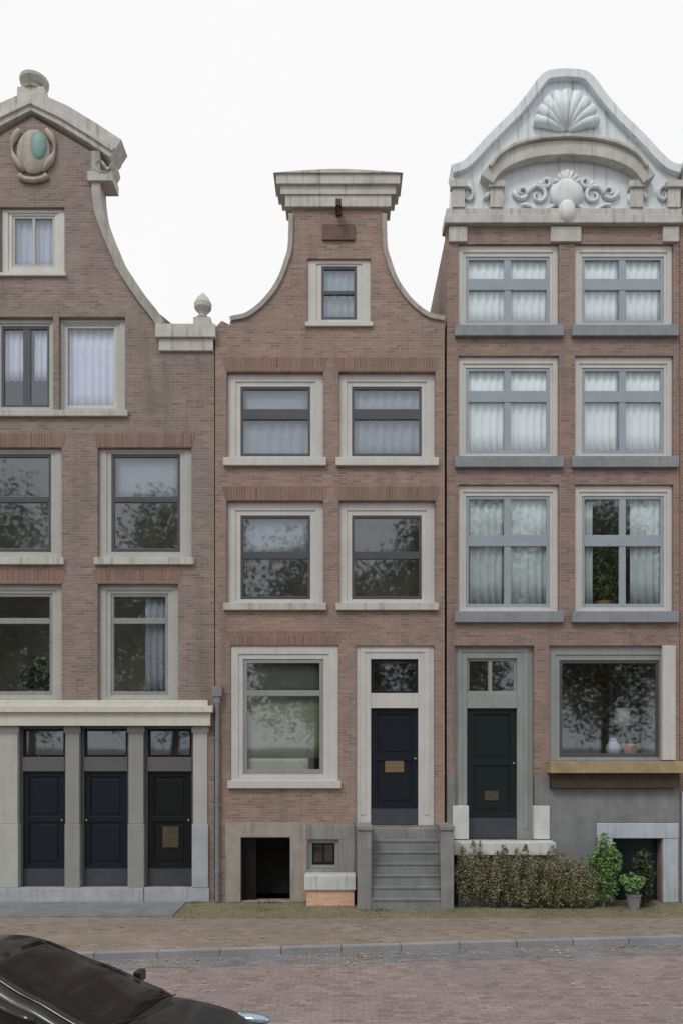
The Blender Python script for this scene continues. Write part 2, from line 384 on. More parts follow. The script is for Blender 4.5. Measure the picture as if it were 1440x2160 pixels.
def door(house, x0, x1, y0, y1, fr, m_frame, m_leaf, transom, rec=0.12, handle_side=1, slot=None, kick_h=0, split=None, lbl=None, slot_m=None, tbars=()):
    """frame with transom light above a panelled leaf; fr = left, right, top widths; transom = (bar top, bar bottom)"""
    mb = MB(); e = 0.35
    mb.pbox(x0 + e, x0 + fr[0], y0 + e, y1, rec, rec + 0.15); mb.pbox(x1 - fr[1], x1 - e, y0 + e, y1, rec, rec + 0.15)
    mb.pbox(x0 + fr[0], x1 - fr[1], y0 + e, y0 + fr[2], rec, rec + 0.15)
    mb.pbox(x0 + fr[0], x1 - fr[1], transom[0], transom[1], rec - 0.012, rec + 0.14)
    for a, b_ in ((x0 + fr[0] * .3, x0 + fr[0] * .62), (x1 - fr[1] * .62, x1 - fr[1] * .3)): mb.pbox(a, b_, y0 + fr[2] * .5, y1 - 22, rec - 0.016, rec + 0.01)
    mb.pbox(x0 + fr[0] * .3, x1 - fr[1] * .3, y0 + fr[2] * .22, y0 + fr[2] * .5 - .1, rec - 0.018, rec + 0.01)
    f = mb.build('door_frame', m_frame, house, bev=0.006)
    ix0, ix1 = x0 + fr[0], x1 - fr[1]
    sb = MB(); ring(sb, ix0 + .2, ix1 - .2, y0 + fr[2] + .2, transom[0] - .2, 5, 5, 5, 5, rec + 0.05, rec + 0.1)
    for tb in tbars: sb.pbox(tb - 4, tb + 4, y0 + fr[2] + 5.2, transom[0] - 5.2, rec + 0.053, rec + 0.095)
    sb.build('transom_sash', m_leaf if not tbars else m_frame, f)
    MB().pbox(ix0 + 1, ix1 - 1, y0 + fr[2] + 1, transom[0] - 1, rec + 0.07, rec + 0.078).build('transom_pane', pane_m, f)
    lb = MB(); ya, yb = rec + 0.05, rec + 0.10
    W = ix1 - ix0; top, bot = transom[1] + 1, y1 - 1
    st = W * 0.13
    kb = bot - kick_h if kick_h else bot
    H = kb - top
    rails_ = [(top, top + H * 0.05), (top + H * 0.46, top + H * 0.52), (kb - H * 0.05, kb)]
    lb.pbox(ix0 + .3, ix0 + st, top, kb, ya, yb); lb.pbox(ix1 - st, ix1 - .3, top, kb, ya, yb)
    for a, b_ in rails_: lb.pbox(ix0 + st, ix1 - st, a, b_, ya, yb)
    for a, b_ in ((rails_[0][1], rails_[1][0]), (rails_[1][1], rails_[2][0])):
        lb.pbox(ix0 + st, ix1 - st, a, b_, ya + 0.03, yb - 0.005)
        lb.pbox(ix0 + st + W * .07, ix1 - st - W * .07, a + W * .07, b_ - W * .07, ya + 0.012, ya + 0.032)
    leaf = lb.build('door', m_leaf, house, bev=0.006)
    if lbl: leaf['label'] = lbl
    if kick_h: MB().pbox(ix0 + .5, ix1 - .5, kb + .2, bot, ya - 0.012, yb).build('kick_board', kick, leaf, bev=0.004)
    hx = ix1 - st * 0.5 if handle_side > 0 else ix0 + st * 0.5; hz = Z(top + H * 0.5)
    hb = MB(); hb.ellipsoid((X(hx), ya - 0.055, hz), (0.032, 0.028, 0.032)); hb.tube([(X(hx), ya + 0.01, hz), (X(hx), ya - 0.04, hz)], 0.012)
    hb.build('door_knob', brass, leaf, smooth=True)
    if slot:
        sm = MB().pbox(slot[0], slot[1], slot[2], slot[3], ya - 0.016, ya + 0.02)
        sm.pbox(slot[0] + 3, slot[1] - 3, (slot[2] * 0.6 + slot[3] * 0.4), (slot[2] * 0.4 + slot[3] * 0.6), ya - 0.022, ya - 0.012)
        sm.build('letter_slot', slot_m or brass, leaf, bev=0.004)
    return f

def shell(house, outline, holes, m, x0, x1, eave, ridge=None, cx=None, floors=(), roof_m=None, body_top=None, attic=None):
    """facade plate + side and back walls, dark rooms behind, roof"""
    mb = MB(); mb.pplate(outline, holes, 0.0, T)
    zt = Z(body_top if body_top is not None else eave)
    xa, xb = X(x0), X(x1)
    for a, b_ in ((xa + .01, xa + 0.26), (xb - 0.26, xb - .01)): mb.box(a, b_, T - .002, DEPTH, 0.001, zt - .003)
    mb.box(xa + 0.26, xb - 0.26, DEPTH - 0.3, DEPTH, 0.001, zt - .003)
    mb.build('wall', m, house)
    ib = MB()
    ib.box(xa + 0.3, xb - 0.3, 2.8, 2.9, 0.01, zt - 0.05)
    for f in floors:
        f, fa, fb_ = f if isinstance(f, tuple) else (f, x0, x1)
        ib.box(X(fa) + 0.29, X(fb_) - 0.29, T + 0.02, 2.79, Z(f) - 0.14, Z(f) + 0.14)
    if attic:
        a, b_, t_, u_ = attic
        ib.box(X(a), X(a) + .08, T + .02, 2.2, Z(u_), Z(t_)); ib.box(X(b_) - .08, X(b_), T + .02, 2.2, Z(u_), Z(t_))
        ib.box(X(a), X(b_), T + .02, 2.2, Z(t_) + .001, Z(t_) + .08); ib.box(X(a), X(b_), 2.201, 2.28, Z(u_), Z(t_) + .08)
    ib.build('interior', room, house)
    if ridge is not None:
        rb = MB(); c = cx if cx is not None else (x0 + x1) / 2
        rb.plate([(xa + .02, Z(eave)), (X(c), Z(ridge)), (xb - .02, Z(eave)), (xb - .22, Z(eave)), (X(c), Z(ridge) - 0.3), (xa + .22, Z(eave))], [], T + 0.01, DEPTH)
        rb.plate([(xa + .3, Z(eave) + .02), (X(c), Z(ridge) - 0.34), (xb - .3, Z(eave) + .02)], [], 2.8, 2.9)
        rb.build('roof', roof_m or tile, house)

# ================================================================== HOUSE A (left, dark neck gable with shop front)
CA = 68
A = thing('canal_house', (X(CA), 0, 0), 'dark purple-brown brick house at the left edge with a pedimented gable and cream shop front', 'house', 'canal houses in the row')
rightA = curve([(334, 690), (322, 670), (296, 637), (272, 602), (250, 567), (235, 532), (220, 496), (206, 458), (200, 425), (197, 385), (197, 322)], 5)
outA = [(-316, 1904), (452, 1904), (452, 738), (334, 738)] + rightA + [(68, 245)] + mirror(rightA, CA) + [(-198, 738), (-316, 738)]
hA = []
def H(l, *r): l.append(rect(*r)); return r
wA_attic = H(hA, 0, 136, 436, 578)
wA2 = [H(hA, -14, 112, 668, 868), H(hA, 124, 264, 668, 868), H(hA, -126, -30, 668, 868)]
wA3 = [H(hA, -68, 130, 944, 1178), H(hA, 206, 404, 944, 1178)]
wA4 = [H(hA, -68, 130, 1232, 1480), H(hA, 206, 376, 1232, 1480)]
puiA = H(hA, -276, 438, 1532, 1872)
shell(A, outA, hA, brickA, -316, 452, 742, 430, CA, floors=((630, -100, 236), 905, 1205, 1500), body_top=742, attic=(-22, 158, 392, 632))
for c_, a_, b_ in ((rightA, 330, 456), (mirror(rightA, CA), -320, -194)):
    MB().band(list(reversed(c_)), 16, 3, -0.07, T + 0.03).build('gable_coping', cope, A, bev=0.01)
    MB().pbox(a_, b_, 688, 716, -0.12, T + 0.05).pbox(a_ + 6, b_ - 6, 716, 742, -0.06, T + 0.03).build('shoulder_cap', stone, A, bev=0.01)
# raking pediment with scroll ends
pb = MB(); rk = [(238, 332), (190, 300), (128, 262), (68, 232)]; rl_ = mirror(rk, CA)
pb.band(rk + rl_[1:], 6, 38, -0.09, T + 0.06)
pb.band([(x + (4 if x > 68 else -4 if x < 68 else 0), y - 8) for x, y in rk + rl_[1:]], 4, 6, -0.14, T + 0.1)
pb.build('pediment', stone, A, bev=0.012)
for s in (1, -1):
    vb = MB(); cx_, cz_ = X(CA + s * 146), Z(352)
    pts = [(cx_ + s * 0.02 + (0.27 - 0.022 * k) * math.cos(k * 0.55 + (0 if s > 0 else math.pi)) * 1.0, 0.1, cz_ + (0.27 - 0.022 * k) * math.sin(k * 0.55) * s * -1) for k in range(12)]
    vb.tube(pts, [0.085 - 0.003 * k for k in range(12)], 8, 3.2)
    vb.pbox(CA + s * 120, CA + s * 172, 368, 388, -0.12, T + 0.04)
    vb.build('scroll', stone, A, smooth=False, bev=0.008)
fb = MB(); fb.pbox(40, 96, 190, 232, -0.1, T - 0.04)
fb.lathe(X(68), 0.12, [(0.27, Z(190)), (0.29, Z(186)), (0.15, Z(183)), (0.13, Z(180)), (0.24, Z(175)), (0.31, Z(168)), (0.32, Z(162)), (0.24, Z(157)), (0.12, Z(154)), (0.15, Z(151)), (0.1, Z(146)), (0.01, Z(141))])
fb.build('finial', stone, A)
cart = MB()
cart.ellipsoid((X(72), -0.03, Z(322)), (0.38, 0.1, 0.5), 20, 12)
for s in (1, -1):
    cart.tube([(X(72) + s * (0.30 + 0.18 * math.sin(t * 1.2)), -0.05, Z(322) + 0.48 - t * 0.31) for t in [k * 0.3 for k in range(11)]], [0.05 + 0.03 * math.sin(k) for k in range(11)], 8)
cart.tube([(X(72) + 0.3 * math.cos(t), -0.05, Z(372) + 0.12 * math.sin(t)) for t in [math.pi + k * math.pi / 8 for k in range(9)]], 0.06, 8)
cart = cart.build('cartouche', plain('beige_stone', (0.40, 0.36, 0.31), 0.2, 0.8, 4, 40, 0.4, streak=0.4), A, smooth=True)
MB().ellipsoid((X(84), -0.1, Z(314)), (0.19, 0.06, 0.32), 18, 10).build('shield', teal_glaze, cart, smooth=True)
sfin = MB(); zb = Z(688)
sfin.box(X(408), X(444), -0.02, T - 0.08, zb - .002, zb + 0.2)
sfin.lathe(X(426), 0.12, [(0.14, zb + 0.2), (0.16, zb + 0.24), (0.08, zb + 0.3), (0.1, zb + 0.36), (0.19, zb + 0.46), (0.2, zb + 0.56), (0.14, zb + 0.68), (0.07, zb + 0.76), (0.01, zb + 0.82)])
sfin.build('shoulder_finial', stone, A)

window(A, *wA_attic, fr=(22, 24, 12, 20), m_frame=white, sash=5, m_sash=pui_grey, mullions=(67,), bar=3, rec=0.07, sill=(4, 6, 0.06),
       curtains=((24, 110, 446, 560, lilac_grey, 5),), lbl='attic window with white frame and lilac curtain')
for i, wv in enumerate(wA2):
    x0, x1, y0, y1 = wv
    cs = ((x0 + 14, x1 - 14, 684, 862, lilac, 7),) if i else ((x0 + 14, x0 + 54, 684, 792, lilac, 3), (x0 + 78, x1 - 12, 684, 792, lilac, 3))
    window(A, x0, x1, y0, y1, fr=(12, 12, 14, 14) if i != 1 else (9, 22, 12, 12), m_frame=pui_grey, sash=5, m_sash=dark_sash if i == 0 else white, mullions=(51,) if i == 0 else (), bar=8, rails=(), rec=0.09,
           sill=(6, 12, 0.08), sill_m=stone, curtains=cs)
for i, (x0, x1, y0, y1) in enumerate(wA3):
    window(A, x0, x1, y0, y1, fr=(26, 26, 10, 16), m_frame=pui_grey, sash=6, m_sash=dark_sash, rails=(1050,), rail_w=6, rec=0.08, sill=(6, 14, 0.08), sill_m=stone,
           curtains=((238, 372, 960, 1046, grey_blind, 1, 0.004, 'blind'),) if i else ())  # grey-blue sheet added behind the upper pane to paint in its sky reflection
for i, (x0, x1, y0, y1) in enumerate(wA4):
    window(A, x0, x1, y0, y1, fr=(24, 24, 18, 14), m_frame=pui_grey, sash=6, m_sash=grey_green, rails=(1308,), rail_w=6, rec=0.1,
           curtains=((300, 352, 1260, 1466, grey_blind, 4),) if i else ())
# shop front
mid_post = plain('grey_post_paint', (0.27, 0.275, 0.265), 0.08, 0.45, 2, 50, 0.12, streak=0.14)
shop_bar = plain('dark_grey_transom_paint', (0.12, 0.122, 0.12), 0.08, 0.4, 2, 50, 0.1)
sf = MB()
sf.pbox(-300, 446, 1504, 1532, -0.18, 0.03); sf.pbox(-308, 452, 1490, 1504, -0.26, 0.03); sf.pbox(-294, 440, 1478, 1490, -0.10, 0.03)
sf.build('shop_cornice', cream, A, bev=0.01)
for a, b_ in ((-276, -238), (-142, -116), (0, 38), (139, 168), (272, 303), (408, 438)):
    MB().pbox(a, b_, 1532.4, 1738, 0.0 - 0.03, 0.16).pbox(a - 3, b_ + 3, 1534, 1546, -0.05, 0.0).build('shop_pilaster', mid_post if a in (139, 272, -142) else pui_grey, A, bev=0.008)
bs = MB()
for a, b_ in ((-278, -236), (-2, 40)): MB().pbox(a, b_, 1738.3, 1872, -0.06, 0.15).build('post_base', pui_grey, A, bev=0.008)
for a, b_ in ((-142, -116), (139, 168), (272, 303)): MB().pbox(a - 1.5, b_ + 1.5, 1738.3, 1872, -0.045, 0.15).build('post_base', mid_post, A, bev=0.008)
for a, b_ in ((406, 440),): bs.pbox(a, b_, 1738.3, 1872, -0.06, 0.15)
bs.pbox(-290, 304, 1872.3, 1903, -0.08, 0.3); bs.pbox(304.3, 442, 1872.3, 1903, -0.05, 0.3)
bs.build('shop_plinth', light_bluestone, A, bev=0.008)
for i, (a, b_) in enumerate(((-238, -142), (-116, 0), (38, 139), (168, 272), (303, 408))):
    door(A, a + .5, b_ - .5, 1532.4, 1872, (5, 5, 5), shop_bar, black_brown if i == 4 else navy, (1598, 1628), rec=0.1, handle_side=1 if i % 2 == 0 else -1, kick_h=36,
         slot=(340, 374, 1746, 1790) if i == 4 else None, lbl='blue-black shop door with dark letter plate' if i == 4 else None, slot_m=bronze)
hp = MB(); hp.box(X(449), X(470), -0.16, -0.02, Z(1470), Z(1448)); hp.box(X(453), X(466), -0.14, -0.03, Z(1484), Z(1470))
hp.tube([(X(459.5), -0.085, Z(1484)), (X(459.5), -0.085, 0.03)], 0.05, 12)
for py in (1560, 1700, 1840): hp.box(X(459.5) - 0.062, X(459.5) + 0.062, -0.14, 0.0, Z(py), Z(py) + 0.035)
hp.build('downpipe', zinc, A)

# ================================================================== HOUSE B (middle, neck gable)
CB = 712
B = thing('canal_house', (X(CB), 0, 0), 'narrow red-brown brick house with a slim neck gable under a flat stone cap', 'house', 'canal houses in the row')
rightB = curve([(937, 690), (937, 676), (905, 668), (876, 648), (852, 622), (832, 590), (818, 552), (810, 520), (808, 452)], 5)
leftB = mirror(rightB, CB)
leftB = [(max(x, 466) if y > 660 else x, y) for x, y in leftB]
outB = [(454, 1904), (937, 1904)] + rightB + [(808, 430), (616, 430)] + leftB[:-2] + [(468, 676), (454, 690)]
hB = []
wB1 = H(hB, 648, 782, 545, 682)
wB2 = [H(hB, 478, 682, 784, 968), H(hB, 714, 918, 784, 968)]
wB3 = [H(hB, 478, 682, 1056, 1274), H(hB, 714, 918, 1056, 1274)]
wB4 = H(hB, 486, 714, 1362, 1648)
dB = H(hB, 750, 916, 1362, 1742)
cellB = H(hB, 508, 612, 1768, 1903)
cwB = H(hB, 650, 714, 1772, 1834)
shell(B, outB, hB, brickB, 454, 937, 704, 540, CB, floors=(740, 1020, 1325, 1748), body_top=704, attic=(632, 798, 500, 700))
MB().band(list(reversed(rightB[5:])), 7, 3, -0.05, T + 0.03).build('gable_coping', cope, B, bev=0.008)
MB().band(list(reversed([p for p in leftB[:-5]])), 7, 3, -0.05, T + 0.03).build('gable_coping', cope, B, bev=0.008)
cap = MB()
cap.pbox(584, 842, 378, 398, -0.17, T + 0.16); cap.pbox(592, 834, 398, 416, -0.11, T + 0.09); cap.pbox(602, 824, 416, 440, -0.08, T + 0.05)
cap.pplate(curve([(578, 378), (640, 373), (712, 370), (784, 373), (848, 378)], 4), [], -0.21, T + 0.2)
cap.build('cornice_cap', stone, B, bev=0.01)
MB().pbox(680, 748, 474, 508, -0.05, 0.12).build('lintel_stone', brick('dark_brick_hatch', (0.16, 0.10, 0.09), (0.12, 0.08, 0.07), (0.2, 0.17, 0.15)), B, bev=0.01)
hk = MB(); hk.box(X(708), X(720), -0.36, 0.1, Z(456), Z(442))
hk.tube([(X(714), -0.3, Z(456) + .01), (X(714), -0.3, Z(460)), (X(718), -0.3, Z(466)), (X(714), -0.3, Z(472)), (X(710), -0.3, Z(468))], 0.016, 8)
hk.build('hoist_beam', dark_wood, B, bev=0.008)
window(B, *wB1, fr=(30, 30, 12, 12), m_frame=white, sash=5, m_sash=dark_sash, rails=(612,), rail_w=4, rec=0.05, sill=(4, 8, 0.06), c_off=0.05, curtains=((676, 756, 552, 674, blue_grey_net, 5),))
for i, (x0, x1, y0, y1) in enumerate(wB2):
    window(B, x0, x1, y0, y1, fr=(28, 28, 26, 10), m_frame=white, sash=5, m_sash=dark_sash, rails=(868,), rail_w=11, rec=0.1, sill=(6, 16, 0.09),
           curtains=((x0 + 30, x1 - 30, y0 + 24, 862, grey_blind, 1, 0.004, 'blind'), (x0 + 30, x1 - 30, 880, y1 - 6, grey_blind, 6)) if i == 0 else ((x0 + 30, x1 - 30, y0 + 24, y1 - 6, grey_blind, 7),))
for i, (x0, x1, y0, y1) in enumerate(wB3):
    window(B, x0, x1, y0, y1, fr=(28, 28, 28, 12), m_frame=white, sash=5, m_sash=dark_sash, rails=(1168,), rail_w=8, rec=0.1, sill=(6, 14, 0.09), sill_m=stone,
           curtains=((x0 + 30, x1 - 30, y0 + 28, 1160, grey_blind, 1, 0.004, 'blind'),) if i == 0 else ())
window(B, *wB4, fr=(26, 32, 28, 14), m_frame=white, sash=8, m_sash=grey_green, rails=(1462,), rail_w=6, rec=0.03, sill=(5, 15, 0.09),
       curtains=((514, 682, 1392, 1466, dim_blind, 1, 0.004, 'blind'), (514, 682, 1466.5, 1600, olive_blind, 1, 0.004, 'blind'), (514, 650, 1600.5, 1634, pale_blind, 1, 0.004, 'blind')), lbl='wide ground floor window with olive blind')
door(B, *dB, (32, 34, 28), white, navy, (1462, 1494), rec=0.05, handle_side=1, slot=(812, 852, 1606, 1630), kick_h=34, lbl='navy front door with brass letter slot')
strek = brick('flat_arch_brick', (0.235, 0.15, 0.125), (0.18, 0.122, 0.105), (0.31, 0.265, 0.235), bw=0.062, rh=0.6)
for h_ in wB2 + wB3 + [wB4]:
    a, b_, t_ = h_[0] - 8, h_[1] + 8, h_[2]
    MB().pplate([(a + 6, t_ - 1), (b_ - 6, t_ - 1), (b_ + 2, t_ - 30), (a - 2, t_ - 30)], [], -0.006, 0.02).build('flat_arch', strek, B)
for h_ in wA3 + wA4:
    a, b_, t_ = h_[0] - 8, h_[1] + 8, h_[2]
    MB().pplate([(a + 6, t_ - 1), (b_ - 6, t_ - 1), (b_ + 2, t_ - 30), (a - 2, t_ - 30)], [], -0.006, 0.02).build('flat_arch', strek, A)
# cellar
cm = MB(); ring(cm, 476, 646, 1736, 1903, 32, 34, 30, 0.5, -0.04, 0.16)
cm.build('cellar_frame', plain('weathered_grey_frame', (0.33, 0.30, 0.27), 0.15, 0.7, 3, 50, 0.3, streak=0.5), B, bev=0.01)
MB().pbox(509, 611, 1769, 1902, 0.9, 1.0).box(X(509), X(509) + .02, T + .01, 0.9, 0.02, Z(1769)).box(X(611) - .02, X(611), T + .01, 0.9, 0.02, Z(1769)).box(X(509), X(611), T + .01, 0.9, Z(1769), Z(1769) + .02).build('cellar_passage', black_room, B)
lb = MB(); lb.pbox(509.5, 538, 1769, 1902, 0.2, 0.25)
for k in range(1, 4): lb.pbox(509.5 + k * 7 - .6, 509.5 + k * 7 + .6, 1772, 1900, 0.192, 0.2)
lb.build('cellar_door', black_brown, B, bev=0.004)
pr = MB(); e = .4
pr.pbox(646.5, 748, 1740, 1771, -0.03, 0.05); pr.pbox(646.5, 649.6, 1771, 1834.5, -0.03, 0.05); pr.pbox(714.4, 748, 1771, 1834.5, -0.03, 0.05); pr.pbox(646.5, 748, 1834.5, 1903, -0.03, 0.05)
pr.build('plinth', plaster, B, bev=0.006)
window(B, *cwB, fr=(8, 8, 8, 8), m_frame=grey_green, sash=4, m_sash=black_brown, mullions=(682,), bar=2, rec=0.03)
# stoop of B: cheeks and steps
so = MB()
so.box(X(752), X(780), -0.76, -0.004, 0.0, Z(1744)); so.box(X(920), X(946), -0.76, -0.004, 0.0, Z(1744))
so.box(X(780) + .002, X(920) - .002, -0.24, -0.005, 0.0, Z(1744) - .012)
so.box(X(750), X(782), -0.79, 0.0 - .006, Z(1744) + .001, Z(1744) + 0.09); so.box(X(918), X(948), -0.79, -0.006, Z(1744) + .001, Z(1744) + 0.09)
stoopB = so.build('stoop', plain('stoop_stone', (0.23, 0.235, 0.24), 0.18, 0.75, 3, 50, 0.35, streak=0.5), B, bev=0.01)
nst = 6; top = Z(1744) - .012
for k in range(nst):
    zt = top * (nst - k) / (nst + 1) 
    MB().box(X(780) + .004, X(920) - .004, -0.24 - (k + 1) * 0.085, -0.24 - k * 0.085 + .0, 0.0, zt - .05).box(X(780) + .004, X(920) - .004, -0.24 - (k + 1) * 0.085 - 0.02, -0.24 - k * 0.085, zt - .05, zt).build('step', bluestone, stoopB, bev=0.008)

# ================================================================== HOUSE C (right, carved crest)
CC = 1192
C_ = thing('canal_house', (X(CC), 0, 0), 'tall brick house at right crowned by a pale bell-shaped carved crest', 'house', 'canal houses in the row')
outC = rect(942, 1432, 478, 1904)
hC = []
wC = []
for (y0, y1) in ((514, 690), (750, 966), (1022, 1292)):
    wC.append([H(hC, 966, 1178, y0, y1), H(hC, 1212, 1420, y0, y1)])
dC = H(hC, 958, 1126, 1362, 1772)
wC4 = H(hC, 1158, 1420, 1362, 1606)
bC = H(hC, 1290, 1394, 1768, 1903)
shell(C_, outC, hC, brickC, 942, 1432, 480, 250, CC, floors=(725, 990, 1328, 1690), body_top=480)
for r_i, row in enumerate(wC):
    for c_i, (x0, x1, y0, y1) in enumerate(row):
        ty = (594, 832, 1138)[r_i]
        cx_ = (x0 + x1) / 2
        cs = []
        cm_ = sheer if r_i < 2 else plain('grey_net_curtain', (0.56, 0.61, 0.62), 0.08, 0.85, 3, 80, 0.1) if 'grey_net_curtain' not in MATS else MATS['grey_net_curtain']
        if not (r_i == 2 and c_i == 1):
            cs = [(x0 + 20, cx_ - 6, y0 + 22, y1 - 14, cm_, 5), (cx_ + 6, x1 - 20, y0 + 22, y1 - 14, cm_, 5)]
        else:
            cs = [(x0 + 20, x0 + 44, y0 + 22, y1 - 14, cm_, 3), (cx_ + 20, x1 - 20, y0 + 22, y1 - 14, cm_, 4)]
        window(C_, x0, x1, y0, y1, fr=(17, 17, 22, 12), m_frame=white, sash=6, m_sash=teal_sash, mullions=(cx_,), bar=7, rails=(ty,), rail_w=12, rec=0.06, c_off=0.05,
               sill=(8, 22, 0.1), sill_m=lead, curtains=cs)
window(C_, *wC4, fr=(24, 26, 30, 8), m_frame=grey_green, sash=6, m_sash=dark_sash, rec=0.07, lbl='wide dark shop window with white right post')
MB().pbox(1396, 1424, 1362, 1604, -0.03, 0.068).build('window_post', white, C_, bev=0.008)
lg = MB(); lg.pbox(1152, 1428, 1606.5, 1630, -0.34, 0.06)
lgo = lg.build('window_ledge', ochre, C_, bev=0.008)
ls = MB(); ls.pbox(1158, 1424, 1630.3, 1662, -0.2, -0.004); ls.build('ledge_shadow_strip', dark_wood, lgo, bev=0.006)  # dark strip that paints in the shadow under the ledge
door(C_, *dC, (28, 34, 26), grey_green, black_green, (1462, 1494), rec=0.1, handle_side=1, kick_h=44, slot=(1024, 1054, 1670, 1690), slot_m=bronze, lbl='black-green front door under a barred transom', tbars=(1036,))
for a, b_ in ((953, 987), (1124, 1157)): MB().pbox(a, b_, 1700, 1770, -0.09, 0.08).build('frame_base_stone', pale_stone, C_, bev=0.012)
# stone plinth in pieces round the openings
pc = MB()
for r_ in ((919, 958, 1636, 1700), (919, 952.5, 1700, 1903), (1126, 1157.5, 1640, 1700), (1157.5, 1431, 1664, 1735), (1157.5, 1256, 1735, 1903), (1256, 1290, 1770, 1903), (1426, 1431, 1735, 1903), (953, 1157, 1800, 1903)):
    pc.pbox(max(r_[0], 943), r_[1], r_[2], r_[3], -0.045, 0.06)
pc.build('plinth', bluestone, C_, bev=0.006)
fc = MB(); fc.pbox(1256, 1428, 1736, 1768, -0.09, 0.14); fc.pbox(1395, 1427, 1768.3, 1903, -0.08, 0.14); fc.pbox(1258, 1289, 1768.3, 1903, -0.08, 0.05)
fc.build('cellar_frame', plain('pale_blue_stone_paint', (0.42, 0.48, 0.545), 0.12, 0.7, 3, 50, 0.3, streak=0.35), C_, bev=0.01)
gd = MB(); gd.pbox(1291, 1393, 1769, 1902, 0.2, 0.25); gd.pbox(1300, 1342, 1780, 1840, 0.19, 0.2); gd.pbox(1348, 1386, 1780, 1890, 0.19, 0.2)
gd.build('cellar_door', black_green, C_, bev=0.006)
st = MB(); st.box(X(950), X(1160), -0.48, -0.05, Z(1798), Z(1772)); st = st.build('stoop', pale_stone, C_, bev=0.012)
MB().box(X(960), X(1150), -0.36, -0.05, 0.0, Z(1798) - .001).build('support_wall', bluestone, st, bev=0.01)
# crest
R1 = curve([(1432, 362), (1408, 354), (1385, 334), (1358, 304), (1326, 272), (1296, 242), (1268, 208), (1246, 178), (1228, 164), (1192, 160)], 5)
crest_out = [(945, 480), (1430, 480)] + R1 + mirror(R1, CC)[1:]
cr = MB(); cr.pplate([(948, 478), (1428, 478), (1430, 362)] + R1[1:] + mirror(R1, CC)[1:-1] + [(954, 362)], [], 0.01, T + 0.02)
cr.build('crest_wall', crest_paint, C_)
cp = MB()
cp.band(list(reversed(R1 + mirror(R1, CC)[1:])), 8, 10, -0.12, T + 0.08)
cp.build('crest_coping', crest_paint, C_, bev=0.012)
en = MB()
en.pbox(936, 1437, 460, 477, -0.13, T + .01); en.pbox(940, 1434, 444, 460, -0.09, T)
# arched hood over the relief
arch = [(1352, 398), (1332, 372), (1296, 352), (1248, 340), (1192, 336)]
ac = curve(arch, 5); ac = ac + mirror(ac, CC)[1:]
en.band(list(reversed(ac)), 26, 4, -0.22, 0.008)
en.band(list(reversed([(x, y - 26) for x, y in ac])), 8, -1, -0.30, 0.006)
en.build('entablature', stone, C_, bev=0.012)
for a in (952, 1032, 1326, 1404):
    MB().pbox(a, a + 26, 404, 443.7, -0.12, 0.006).pbox(a - 4, a + 30, 390, 404, -0.17, 0.006).build('crest_pilaster', stone, C_, bev=0.008)
rl = MB()
rl.ellipsoid((X(1192), -0.06, Z(412)), (0.38, 0.14, 0.34), 20, 12)
for s in (1, -1):
    for (ox, oz, r0, tw) in ((0.62, -0.02, 0.24, 1), (0.98, 0.06, 0.18, -1), (0.45, 0.28, 0.14, -1)):
        pts = []
        for k in range(18):
            t = k * 0.45; rr = r0 * (1 - k / 22)
            pts.append((X(1192) + s * (ox + rr * math.cos(t * tw)), -0.03, Z(412) + oz + rr * math.sin(t * tw)))
        rl.tube(pts, [0.055 * (1 - k / 30) for k in range(18)], 8)
    rl.tube([(X(1192) + s * (0.2 + 0.1 * k), -0.03, Z(440) - 0.02 + 0.09 * math.cos(k * 0.9)) for k in range(9)], [0.03 + 0.025 * abs(math.sin(k)) for k in range(9)], 8)
    # side volutes
    pts = [(X(1192 + s * 148) + s * (0.22 - 0.011 * k) * math.cos(k * 0.5), -0.03, Z(422) + (0.2 - 0.01 * k) * math.sin(k * 0.5)) for k in range(17)]
    rl.tube(pts, [0.06 * (1 - k / 26) for k in range(17)], 8)
    pts = [(X(1192 + s * 206) + s * (0.17 - 0.009 * k) * math.cos(k * 0.5), -0.03, Z(412) + (0.22 - 0.011 * k) * math.sin(k * 0.5)) for k in range(16)]
    rl.tube(pts, [0.05 * (1 - k / 26) for k in range(16)], 8)
rl.ellipsoid((X(1192), -0.1, Z(452)), (0.2, 0.14, 0.26), 14, 10)
for k in range(-3, 4):
    rl.tube([(X(1192), -0.05, Z(398)), (X(1192) + 0.3 * math.sin(k * 0.42), -0.13, Z(398) + 0.32 * math.cos(k * 0.42))], [0.03, 0.055], 8)
rl.build('carved_relief', plain('white_carving', (0.68, 0.71, 0.73), 0.1, 0.6, 4, 50, 0.25, streak=0.45), C_, smooth=True)
sh = MB()
for k in range(-4, 5):
    a = k * 0.33
    sh.tube([(X(1192) + 0.06 * math.sin(a), -0.02, Z(276)), (X(1192) + 0.45 * math.sin(a), -0.07, Z(276) + 0.5 * math.cos(a)), (X(1192) + 0.72 * math.sin(a), -0.03, Z(276) + 0.82 * math.cos(a))], [0.05, 0.1, 0.13], 8)
sh.build('shell_ornament', crest_paint, C_, smooth=True)
for a, b_ in ((1160, 1224), (946, 984), (1396, 1430)): MB().pbox(a, b_, 480.4, 512, -0.06, 0.05).build('console_block', stone, C_, bev=0.01)

